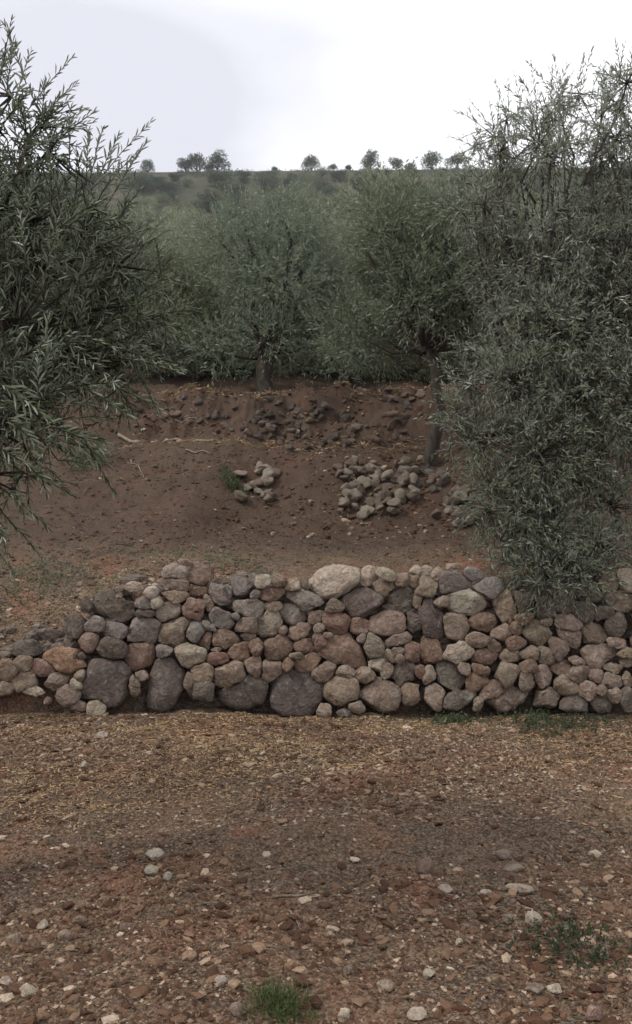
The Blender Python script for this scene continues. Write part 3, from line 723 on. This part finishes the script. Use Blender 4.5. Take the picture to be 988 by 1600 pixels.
# --- the olives of the first rows beyond the bare terraces
def crown_tree(base_px, d, h, wdt, seed, label, n=2900, trunk_h=1.1, tr=0.10, skirt=7, lean=1.0, z=None, group=None, name='olive_tree'):
    x = (base_px - CX) / FPX * d; z0 = float(H(x, d)) - 0.05
    k = far_tree_meshes(seed, h, wdt, n, 12, 0.095, 0.025, (0.22, 0.5), trunk_h, LEAF_GROVE, 17, tr, .75, skirt, lean)
    return place_tree(k, name, (x, d, z0), 1, 0, label, 'olive tree', group)
crown_tree(430, 14.9, 3.5, 3.3, 201, 'central olive tree with a short dark trunk on the edge of the upper bank', trunk_h=0.85, tr=0.12, n=3800, skirt=4)
crown_tree(664, 11.5, 3.75, 3.1, 202, 'olive with a thin straight dark trunk beside the biggest stone heap', trunk_h=1.5, tr=0.062, n=4600, skirt=6, lean=0.1)
FR = [(590, 18.5, 0, .92, 'grey green olive filling the gap between the central olive and the thin trunk'),
      (330, 18.5, 1, .80, 'olive tree just left of the central olive, behind the upper bank'),
      (225, 17.5, 2, .78, 'olive tree behind the outer leaves of the near left olive'),
      (90, 17.0, 0, .85, 'olive tree half hidden behind the near left olive'),
      (760, 17.0, 1, .90, 'olive tree behind the left edge of the big right olive'),
      (900, 17.5, 2, .95, 'olive tree hidden behind the big right olive'),
      (500, 23.0, 1, .90, 'tall olive rising behind and right of the central olive'),
      (380, 24.5, 2, .84, 'olive rising directly behind the central olive'),
      (640, 24.0, 0, .95, 'broad pale olive behind the thin trunk'),
      (720, 26.5, 2, .92, 'olive in the second row at the edge of the big right olive'),
      (250, 25.0, 0, .85, 'olive in the second row left of the central olive'),
      (120, 25.0, 1, .9, 'olive in the second row behind the near left olive'),
      (850, 26.0, 1, 1.0, 'olive in the second row behind the big right olive'),
      (565, 30.0, 2, .88, 'pale topped olive in the third row right of centre'),
      (455, 19.5, 1, .80, 'low olive directly behind the trunk of the central olive'),
      (535, 17.5, 0, .74, 'low bushy olive just right of the central olive'),
      (700, 19.5, 2, .84, 'olive filling the gap right of the thin trunk'),
      (280, 21.0, 1, .78, 'olive between the first two rows left of the central olive'),
      (440, 31.0, 0, .82, 'pale topped olive in the third row left of centre')]
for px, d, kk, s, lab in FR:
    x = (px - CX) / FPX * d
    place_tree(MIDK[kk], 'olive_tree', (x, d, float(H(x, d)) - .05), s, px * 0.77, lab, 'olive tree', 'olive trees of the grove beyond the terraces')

# --- hillside trees
rs = R(77); cnt = 0
y = 33.0
GL = {0: 'grey green olive tree on the lower hillside', 1: 'small olive tree on the upper hillside', 2: 'dark bushy evergreen tree on the lower hillside', 3: 'dark bushy evergreen tree on the upper hillside'}
def hill_words(oak, xx, yy):
    px = CX + xx / yy * FPX
    side = 'left of the central olive' if px < 330 else ('behind the big right olive' if px > 700 else 'above the central olives')
    band = 'on the lower hillside' if yy < 62 else ('halfway up the hillside' if yy < 115 else 'on the upper hillside below the skyline')
    return (('dark bushy evergreen tree ' if oak else 'grey green olive tree ') + band + ', ' + side, 'tree', ('evergreen trees ' if oak else 'olive trees ') + band + ', ' + side)
while y < 207:
    step = 7.0 if y < 62 else (12 if y < 140 else 6.9)
    half = 0.45 * y + 6
    x = -half + rs.uniform(0, step)
    while x < half:
        xx = x + rs.uniform(-.3, .3) * step; yy = y + rs.uniform(-.3, .3) * step
        if rs.rand() < 0.93:
            oak = rs.rand() < (0.22 + 0.30 * (yy > 90)); up = yy > 95
            kk = OAKK[rs.randint(2)] if oak else FARK[rs.randint(4)]
            s = rs.uniform(.6, 1.15) * (1.3 if 60 < yy < 198 else 0.8 if yy > 60 else 1)
            if yy < 60: s *= 0.85
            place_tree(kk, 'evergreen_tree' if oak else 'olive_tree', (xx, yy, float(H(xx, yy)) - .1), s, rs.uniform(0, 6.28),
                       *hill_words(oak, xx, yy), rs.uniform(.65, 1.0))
            cnt += 1
        x += step
    y += step * 0.86
print('hillside trees', cnt)
SKYL = [(229, .8, 1, 'skyline tree showing beside the tip of the near left olive'), (290, .9, 0, 'leftmost of the three small trees clustered on the skyline'),
        (309, 1.15, 1, 'middle one of the three small trees clustered on the skyline'), (340, 1.2, 2, 'rightmost of the three small trees clustered on the skyline'),
        (430, .38, 0, 'tiny lone bush on the skyline left of centre'), (487, 1.0, 1, 'lone round tree on the skyline at the centre'),
        (521, .5, 2, 'low bush on the skyline right of the lone centre tree'), (545, .45, 0, 'lowest bush on the skyline between the two round trees'),
        (577, 1.15, 0, 'dark round tree on the skyline right of centre'), (619, .8, 2, 'narrower tree on the skyline right of the dark round one'),
        (327, .6, 0, 'low bush filling the gap inside the skyline cluster left of centre'), (640, .5, 1, 'small bush on the skyline between two trees, right of centre'), (675, 1.15, 1, 'skyline tree left of the big right olive'),
        (714, 1.05, 2, 'skyline tree at the edge of the big right olive')]
for px, s, kk, lab in SKYL:
    d = 216.0; x = (px - CX) / FPX * d
    place_tree(SKYK[kk], 'skyline_tree', (x, d, float(H(x, d)) - .25), s * 1.08, px * 1.3, lab, 'tree', 'trees along the skyline')
# low scrub along the crest and over the hill: uncountable, one object
rs = R(88); n = 20000
yy = 34 + 180 * rs.rand(n) ** 0.7; xx = rs.uniform(-1, 1, n) * (0.42 * yy + 5)
yy[:9000] = rs.uniform(207, 226, 9000); xx[:9000] = rs.uniform(-95, 95, 9000)
keep = (fbm(xx * .09, yy * .09, 3) > 0.14) | (np.arange(n) < 9000) & (fbm(xx * .16, yy * .16, 3) > .02); xx, yy = xx[keep], yy[keep]; n = len(xx)
o_ = np.stack([xx, yy, H(xx, yy)], -1); d_ = unit(rs.randn(n, 3) * .6 + [0, 0, 1]); Ls = rs.uniform(.3, 1.1, n)
tag(obj('scrub', leaves_mesh('scrub', sprig_leaves(o_, d_, Ls, 8, 0.38, .15, rs), 0.4, False, LEAF_OAK)), 'low evergreen scrub covering the hillside between the trees', kind='stuff')

# ------------------------------------------------------------------ the two near olives
def near_olive(name, base, label, blobs, n, k, ll, lw, rs, explicit, hub, tr, Lr, droop, fine, up=0.5, down=0.5, n_single=300, leafmat=None):
    leafmat = leafmat or LEAF
    root = empty(name, tuple(base), label, 'olive tree')
    b0 = np.array(base)
    o, d, L_, j = crown_sprigs([(b[0] - b0[0], b[1] - b0[1], b[2] - b0[2], *b[3:6]) for b in blobs], n, rs, up=up, shell=0.05, Lr=Lr, down=down, outw=0.45, noise_r=1.0)
    if explicit:
        E = [(P(a[0], a[1], a[4]) - b0, P(a[2], a[3], a[4] + a[5]) - b0) for a in explicit]
        eo = np.array([e[0] for e in E]); ev = np.array([e[1] - e[0] for e in E])
        el = np.linalg.norm(ev, axis=1)
        ev = unit(ev + np.array([0, 0, droop * 0.9]) * el[:, None] * 1.0)
        lv2 = sprig_leaves(eo, ev, el, int(k * 1.35) // 2 * 2, ll * 1.1, lw, rs, droop, (28, 58))
        o = np.concatenate([o]); 
    lv = sprig_leaves(o, d, L_, k, ll, lw, rs, droop)
    if explicit: lv = tuple(np.concatenate([p, q]) for p, q in zip(lv2, lv))
    # wooden parts
    hubp = np.array(hub) - b0
    paths = [curve((0, 0, -0.25), hubp, rs, 9, 0.05)]
    trunk = trunk_mesh('trunk', paths, [np.linspace(tr * 1.5, tr, 9)], BARK, 3, 16)
    obj('trunk', trunk, root)
    lim = []
    for b in blobs:
        c = np.array(b[:3]) - b0
        p = curve(hubp + rs.randn(3) * .02, c, rs, 9, 0.07); lim.append(p)
        kt = min(1.0, b[3] / 0.35); co, fs = tubes([p], [np.linspace(tr * 0.40 * kt, tr * 0.09 * kt, 9)], 7)
        obj('branch', mesh_np('branch', co, fs, BARK, True), root)
    # secondary twigs from limbs to sprigs
    P_ = np.concatenate([l[3:] for l in lim])
    sel = rs.choice(len(o), min(len(o), int(n * 0.45)), replace=False)
    src = o[sel]; dd_ = ((src[:, None] - P_[None]) ** 2).sum(-1); nearest = P_[dd_.argmin(1)]
    v = src - nearest; ln = np.linalg.norm(v, axis=1)
    parts = [thin_sticks(nearest, v, ln, tr * 0.055, 0.0), thin_sticks(o, d, L_, tr * 0.022, droop)]
    if explicit:
        parts.append(thin_sticks(eo, ev, el, tr * 0.02, droop))
        dd_ = ((eo[:, None] - P_[None]) ** 2).sum(-1); nearest = P_[dd_.argmin(1)]; v = eo - nearest
        parts.append(thin_sticks(nearest, v, np.linalg.norm(v, axis=1), tr * 0.03, 0.0))
    obj('twigs', join_mesh('twigs', parts, BARK), root)['kind'] = 'stuff'
    # the leaves that show largest are single parts, the rest one mass
    wp = lv[0] + b0; dist = wp[:, 1].copy()
    inv = (np.abs(wp[:, 0] / np.maximum(wp[:, 1], .1)) < 0.355) & (np.abs((wp[:, 2] - CAMZ) / np.maximum(wp[:, 1], .1)) < 0.57)
    score = lv[4] / np.maximum(dist, 0.3) * np.sqrt(np.clip(1 - lv[1][:, 1] ** 2, 0.05, 1)); score[~inv] = -1
    top = np.argsort(-score)[:n_single]; mask = np.ones(len(score), bool); mask[top] = False
    T, Fc = leaf_template(fine); Tm = T * np.array([1, lw / ll, 0.5 if fine else 0.4])
    lm = mesh_np('leaf', Tm, np.array(Fc), leafmat, False)
    for q in top:
        M = Matrix(((lv[1][q][0], lv[2][q][0], lv[3][q][0], lv[0][q][0]), (lv[1][q][1], lv[2][q][1], lv[3][q][1], lv[0][q][1]),
                    (lv[1][q][2], lv[2][q][2], lv[3][q][2], lv[0][q][2]), (0, 0, 0, 1))) @ Matrix.Scale(float(lv[4][q]), 4)
        ob = bpy.data.objects.new('leaf', lm); ob.parent = root; ob.matrix_basis = M; COL.objects.link(ob)
    f = obj('foliage', leaves_mesh('foliage', tuple(a[mask] for a in lv), lw / ll, fine, leafmat), root); f['kind'] = 'stuff'
    return root
def B(px, py, d, r, ry=None, rz=None):
    p = P(px, py, d); return (p[0], p[1], p[2], r, ry or r, rz or r)
# left olive, stem just outside the frame, branches reaching in at two to four metres
blobs = [B(0,205,3.2,.16), B(45,215,3.2,.12), B(75,235,3.25,.09), B(20,150,3.3,.10), B(-120,150,3.3,.26), B(-60,330,3.2,.36), B(50,350,3.3,.26,.3,.12), B(125,385,3.4,.22,.3,.14), B(185,415,3.5,.16,.3,.14), B(60,420,3.3,.36), B(140,460,3.5,.32),
         B(195,480,3.7,.22), B(20,520,3.1,.38), B(110,560,3.3,.30), B(30,640,2.9,.24), B(-60,620,3.0,.34), B(-30,740,2.9,.20), B(-130,480,3.2,.45), B(-250,300,3.3,.5), B(-300,550,3.5,.5),
         B(-350,150,3.6,.5), B(180,570,3.6,.16), B(-400,420,4.2,.6), B(-80,860,3.2,.2)]
expl = [(140,300,246,176,3.2,.1),(150,290,190,200,3.2,.1),(140,285,163,190,3.2,.1),(135,290,138,195,3.2,0),(70,250,130,165,3.3,.1),
        (30,190,122,76,3.2,.1),(20,170,52,68,3.1,.1),(10,150,20,70,3.2,0),(50,200,126,122,3.2,.1),(40,220,118,180,3.2,0),(-10,130,28,66,3.3,0),
        (30,250,90,210,3.1,.1),(60,265,105,250,3.2,.1),(160,300,215,235,3.3,.1),(180,300,232,215,3.4,0),
        (200,420,262,330,3.6,.1),(200,450,262,400,3.6,0),(190,560,275,580,3.3,-.1),(170,600,250,640,3.1,-.1),(120,600,200,650,2.9,-.1),
        (60,660,160,700,2.8,-.1),(10,650,60,700,2.6,0),(0,600,70,650,2.5,0),(100,690,180,715,3.0,.0),(90,680,170,690,2.9,0),(0,760,70,820,2.9,0),(40,740,110,770,3.0,0),
        (0,700,60,740,2.6,0),(200,540,280,575,3.4,0),(210,600,240,560,3.4,0),(40,230,100,140,3.2,0),(0,110,-5,40,3.4,.1)]
bl = (-2.35, 3.5, float(H(-2.35, 3.5)))
near_olive('olive_tree', bl, 'near olive tree at the left edge with long dark leaves against the sky', blobs, 2500, 20, 0.049, 0.0080, R(301), expl,
           (-2.05, 3.45, 1.35), 0.13, (0.13, 0.26), 0.12, True, up=0.45, down=0.5)
# right olive, behind the wall, lower branches hanging over it
blobs = [B(930,400,7.8,.5), B(840,410,7.6,.45), B(775,350,7.8,.24), B(965,500,7.8,.6), B(870,520,7.4,.5),
         B(825,510,7.6,.30), B(900,620,7.4,.55), B(800,600,7.3,.38), B(730,600,7.4,.18), B(715,645,7.4,.18), B(745,690,7.3,.26), B(840,710,7.2,.46), B(775,765,7.2,.24), B(810,810,7.1,.28), B(920,730,7.5,.36),
         B(860,830,7.1,.32), B(860,885,7.0,.24,.25,.18), B(815,885,6.95,.15), B(900,905,6.9,.17), B(850,925,6.8,.12), B(935,850,7.1,.22), B(780,845,7.0,.17), B(765,800,7.1,.16), B(955,790,7.4,.26), B(1080,360,8.2,.6), B(1060,520,8.2,.7), B(1060,690,8.2,.5), B(1000,640,7.9,.5), B(905,870,7.1,.20), B(1100,480,9.0,.8), B(850,450,9.0,.6), B(940,400,9.2,.7),
         B(780,430,8.0,.26), B(720,330,7.8,.16), B(740,290,7.9,.13)]
rs = R(411)
for q in range(46):      # lacy upper sprays
    bx_ = rs.uniform(745, 1060); top = np.interp(bx_, [745, 800, 850, 905, 940, 985, 1060], [230, 140, 130, 120, 150, 90, 100])
    by_ = top + (330 - top) * rs.rand() ** 0.75
    blobs.append(B(bx_, by_, rs.uniform(7.4, 8.6), rs.uniform(.10, .19)))
expl = [(770,250,695,205,7.8,0),(760,240,728,152,7.8,0),(790,235,745,170,7.8,0),(800,215,770,108,7.8,0),(820,200,800,90,7.8,0),(840,190,828,72,7.8,0),(870,190,860,110,7.8,0),
        (905,170,915,62,7.9,0),(920,170,940,90,7.9,0),(960,150,980,46,8.0,0),(985,120,992,40,8.0,0),(740,300,700,270,7.7,0),(730,330,690,330,7.7,0),(740,390,705,350,7.7,0),
        (745,640,676,610,7.2,0),(735,680,680,650,7.2,0),(760,700,690,690,7.2,0),(740,720,700,740,7.2,0),(770,790,735,800,7.0,0),(790,860,745,850,7.0,0),(800,880,760,870,7.0,0),
        (850,900,830,945,6.8,0),(890,900,900,945,6.8,0),(820,880,800,925,6.9,0),(930,880,945,930,6.9,0),(870,905,868,950,6.8,0),(780,620,715,560,7.4,0),(780,560,725,530,7.4,0),
        (800,230,830,130,7.7,0),(880,200,900,120,7.8,0),(940,190,960,90,7.9,0),(780,270,715,240,7.8,0)]
rs = R(404)
for q in range(60):
    ex = rs.uniform(750, 1010); ey = rs.uniform(120, 310) - max(0, ex - 900) * .25 + max(0, 830 - ex) * .9
    a = rs.uniform(-.9, .7); l_ = rs.uniform(28, 75)
    expl.append((ex, ey + 20, ex + l_ * math.sin(a), ey + 20 - l_ * math.cos(a), rs.uniform(7.5, 8.4), rs.uniform(-.15, .15)))
bx = 2.15; br = (bx, 8.3, float(H(bx, 8.3)))
near_olive('olive_tree', br, 'big olive tree on the right behind the wall, its branches hanging over the stones', blobs, 7800, 16, 0.070, 0.0145, R(302), expl,
           (2.2, 8.2, 2.35), 0.15, (0.2, 0.42), 0.2, False, up=0.35, down=0.6, leafmat=LEAF_SILVER)

# ------------------------------------------------------------------ small plants, dry litter
def plant(name, px, py, label, cat, n, L_, k, ll, lw, mat, seed, rad, up=1.0, d=None, flat=False):
    x, dd, z = ground_at(px, py) if d is None else ((px - CX) / FPX * d, d, float(H((px - CX) / FPX * d, d)))
    rs = R(seed); o = np.concatenate([rs.randn(n, 2) * rad, np.zeros((n, 1))], 1)
    o[:, 2] = H(o[:, 0] + x, o[:, 1] + dd) - z
    dr = unit(rs.randn(n, 3) * 0.55 + [0, 0, up]); Ls = rs.uniform(.5, 1, n) * L_
    root = empty(name, (x, dd, z), label, cat)
    obj('foliage', leaves_mesh('foliage', sprig_leaves(o, dr, Ls, k, ll, lw, rs, .2), lw / ll, False, mat), root)
    obj('stems', join_mesh('stems', [thin_sticks(o, dr, Ls, max(.001, ll * 0.03), .2)], TWIG if mat is LEAF_DRY else mat), root)['kind'] = 'stuff'
    return root
plant('grass_tuft', 436, 1572, 'small bright green grass tuft at the bottom edge of the ground', 'grass', 260, 0.06, 4, 0.035, 0.004, GRASS, 1, 0.045, 1.0)
plant('weed', 905, 1480, 'low dark green weeds in the lower right foreground', 'weed', 130, 0.07, 8, 0.022, 0.010, LEAF_OAK, 2, 0.10, .8)
plant('weed', 860, 1138, 'dark low weeds at the foot of the right part of the wall', 'weed', 260, 0.09, 8, 0.03, 0.014, LEAF_OAK, 3, 0.22, .6, d=6.5)
plant('weed', 712, 1122, 'small dark weed against the foot of the wall right of centre', 'weed', 90, 0.10, 8, 0.03, 0.014, LEAF_OAK, 12, 0.08, .8, d=6.6)
plant('grass_tuft', 362, 755, 'tiny green tuft on the bare bank left of the small pile', 'grass', 120, 0.12, 6, 0.06, 0.01, GRASS, 4, 0.09)
plant('dry_bush', 900, 800, 'rusty brown dry bush behind the right part of the wall', 'bush', 420, 0.42, 12, 0.035, 0.013, LEAF_DRY, 5, 0.28, .9, d=8.0)
plant('dry_bush', 930, 870, 'low dry bramble on top of the wall near the right edge', 'bush', 160, 0.25, 8, 0.03, 0.012, LEAF_DRY, 6, 0.16, .7, d=7.3)
plant('weed', 60, 905, 'green weeds on the slope at the left edge above the tumbled stones', 'weed', 260, 0.13, 8, 0.03, 0.012, LEAF, 7, 0.30, .8, d=8.2)
plant('cut_branch', 145, 715, 'dark leafy olive branch lying on the brown bank at the left', 'branch', 110, 0.35, 16, 0.065, 0.014, LEAF, 8, 0.12, .15, d=11.2)
plant('weed', 405, 905, 'sparse weed growing from the back of the wall top', 'weed', 50, 0.12, 8, 0.025, 0.010, LEAF, 9, 0.07, .8, d=7.4)
def sprouts(name, n, reg, L_, ll, lw, mat, label, dens, seed):
    rs = R(seed); x, y = reg(rs, n); k = rs.rand(n) < dens(x, y); x, y = x[k], y[k]; n = len(x)
    o = np.stack([x, y, H(x, y)], -1); dr = unit(rs.randn(n, 3) * .6 + [0, 0, 1])
    tag(obj(name, leaves_mesh(name, sprig_leaves(o, dr, rs.uniform(.4, 1, n) * L_, 6, ll, lw, rs, .2), lw / ll, False, mat)), label, kind='stuff')
sprouts('weeds', 1500, lambda rs, n: (rs.uniform(-3, 2.8, n), 6.72 - np.abs(rs.randn(n)) * .13), .06, .022, .008, LEAF_OAK, 'small weeds along the foot of the wall', lambda x, y: np.clip(.1 + 1.2 * fbm(x * 1.5, y, 2) + .3 * (x > 1), .02, 1), 61)
sprouts('weeds', 2200, reg_slope, .08, .025, .008, LEAF, 'sparse low weeds on the slope behind the left end of the wall', lambda x, y: np.clip(.3 + 1.4 * fbm(x * 1.5, y * 1.5, 2), .02, 1), 62)
sprouts('weeds', 2600, reg_front, .035, .014, .005, LEAF_OAK, 'tiny sprouts in the right part of the foreground earth', lambda x, y: np.clip((x - .3 * y + .1) * 1.6, 0, 1) * np.clip(.4 + 1.5 * fbm(x * 3, y * 3, 2), 0, 1), 63)
sprouts('dry_weeds', 1800, reg_front, .04, .02, .002, LEAF_DRY, 'dry stalks in the foreground', lambda x, y: np.clip(-.05 + 1.5 * fbm(x * 1.7 + 4, y * 1.7, 3), 0, 1), 65)
sprouts('moss', 3000, reg_front, .014, .008, .003, GRASS, 'faint mossy sprouts in patches of the foreground', lambda x, y: np.clip(-.25 + 1.8 * fbm(x * 1.4 + 14, y * 1.4 + 3, 3), 0, 1), 66)
sprouts('dry_weeds', 2600, reg_bank, .10, .05, .006, LEAF_DRY, 'dry weed stems on the terraces', lambda x, y: np.clip(.15 + 1.3 * fbm(x * 1.2, y * 1.2, 3), .01, 1), 64)
# dry sticks worth naming
def stick(px0, py0, px1, py1, r, label, seed):
    rs = R(seed); a = np.array(ground_at(px0, py0)); b = np.array(ground_at(px1, py1))
    p = curve(a, b, rs, 9, 0.04); p[:, 2] = H(p[:, 0], p[:, 1]) + r * 1.2; p = p - a
    co, fs = tubes([p], [np.linspace(r, r * .45, 9)], 6)
    tag(obj('dry_stick', mesh_np('dry_stick', co, fs, TWIG, True), None, tuple(a)), label, 'stick', 'dry sticks on the ground')
stick(428, 1405, 495, 1398, .006, 'pale straight stick lying in the middle of the foreground', 1)
stick(452, 1425, 468, 1452, .005, 'short pale twig just below the straight stick', 2)
stick(185, 683, 335, 692, .028, 'long pale branch along the lip of the brown bank', 3)
stick(245, 650, 325, 664, .012, 'thin curved stick on the upper bank above the long pale branch', 4)
stick(290, 705, 330, 712, .014, 'short pale stick below the long pale branch', 5)
stick(205, 720, 225, 748, .010, 'small bent twig on the brown bank below the cut branch', 6)
# litter: dry leaves and stems nobody could count
rs = R(91)
def litter(name, n, reg, ll, label, mat, dens):
    x, y = reg(rs, n); k = rs.rand(n) < dens(x, y); x, y = x[k], y[k]; n = len(x)
    pos = np.stack([x, y, H(x, y) + 0.008], -1); ld = unit(np.stack([rs.randn(n), rs.randn(n), rs.randn(n) * .22], -1))
    nn = unit(np.array([0, 0, 1]) + rs.randn(n, 3) * .3); nn = unit(nn - (nn * ld).sum(-1, keepdims=True) * ld)
    tag(obj(name, leaves_mesh(name, (pos, ld, np.cross(nn, ld), nn, rs.uniform(*ll, n)), 0.2, True, mat)), label, kind='stuff')
litter('leaf_litter', 5000, reg_front, (0.015, 0.045), 'dry fallen olive leaves over the red earth before the wall', LEAF_DRY, dens_front)
litter('leaf_litter', 9000, reg_bank, (0.03, 0.11), 'dry leaves and stems strewn over the terraces', LEAF_DRY, lambda x, y: np.clip(.3 + 1.0 * fbm(x, y, 3) + .5 * (x < -1.8), .05, 1))

STRAW = leaf_material('straw', (0.44, 0.31, 0.165), (0.46, 0.34, 0.20), 0.45)
rs = R(93)
def reg_band(rs, n):
    y = rs.uniform(4.3, 6.72, n); x = rs.uniform(-1, 1, n) * (0.42 * y + 0.35); return x, y
litter('straw_litter', 52000, reg_band, (0.008, 0.035), 'straw coloured dry litter on the swell of ground below the wall', STRAW,
       lambda x, y: np.clip(0.30 + 1.3 * fbm(x * 1.3, y * 2.2 + 3, 3) + .35 * np.exp(-((x + .7) / .8) ** 2) - .35 * (x > 1.6), .03, 1) * sstep(4.2, 5.6, y + .9 * fbm(x * 1.5, y * 1.5 + 7, 2)))
def reg_ledge(rs, n):
    up_ = rs.rand(n) < .5; x = rs.uniform(-3.4, 1.8, n)
    y = np.where(up_, rs.normal(14.1, .10, n), np.where(x < -.8, rs.normal(11.85, .08, n), rs.normal(13.0, .10, n)))
    return x, y
litter('straw_litter', 4200, reg_ledge, (0.03, 0.12), 'pale dry stems along the lips of the terraces', STRAW, lambda x, y: np.clip(.5 + fbm(x * 2, y, 3), 0, 1))
scatter_pebbles('gravel', 26000, reg_band, (0.005, 0.019), (0.35, 0.7), GRAVEL_PALE, 37, 'paler broken chips on the swell of ground below the wall',
                lambda x, y: np.clip(0.35 + 1.2 * fbm(x * 1.2 + 9, y * 2 + 3, 3) - .25 * (x > 1.6), .03, 1), OCT)
scatter_pebbles('rubble', 1500, lambda rs, n: (rs.uniform(-3.6, -0.6, n), rs.uniform(6.98, 8.3, n)), (0.010, 0.045), (0.4, 0.7), GRAVEL_PALE, 38, 'pale rubble strip just behind the left part of the wall',
                lambda x, y: np.clip(1.0 - (y - 7) / 1.4, .05, 1))

# ------------------------------------------------------------------ the damp air over the hill
hz = bpy.data.materials.new('haze'); hz.use_nodes = True
t = hz.node_tree; t.nodes.clear()
pv = t.nodes.new('ShaderNodeVolumePrincipled'); om = t.nodes.new('ShaderNodeOutputMaterial')
pv.inputs['Density'].default_value = 0.0004; pv.inputs['Color'].default_value = (0.86, 0.89, 0.95, 1)
t.links.new(pv.outputs[0], om.inputs['Volume'])
x0, x1, y0, y1, z0, z1 = -440, 440, -45, 440, -8, 110
cv = np.array([[x, y, z] for x in (x0, x1) for y in (y0, y1) for z in (z0, z1)])
cf = np.array([[0, 1, 3, 2], [4, 6, 7, 5], [0, 4, 5, 1], [2, 3, 7, 6], [0, 2, 6, 4], [1, 5, 7, 3]])
tag(obj('haze', mesh_np('haze', cv, cf, hz)), 'thin pale haze over the hillside', kind='stuff')
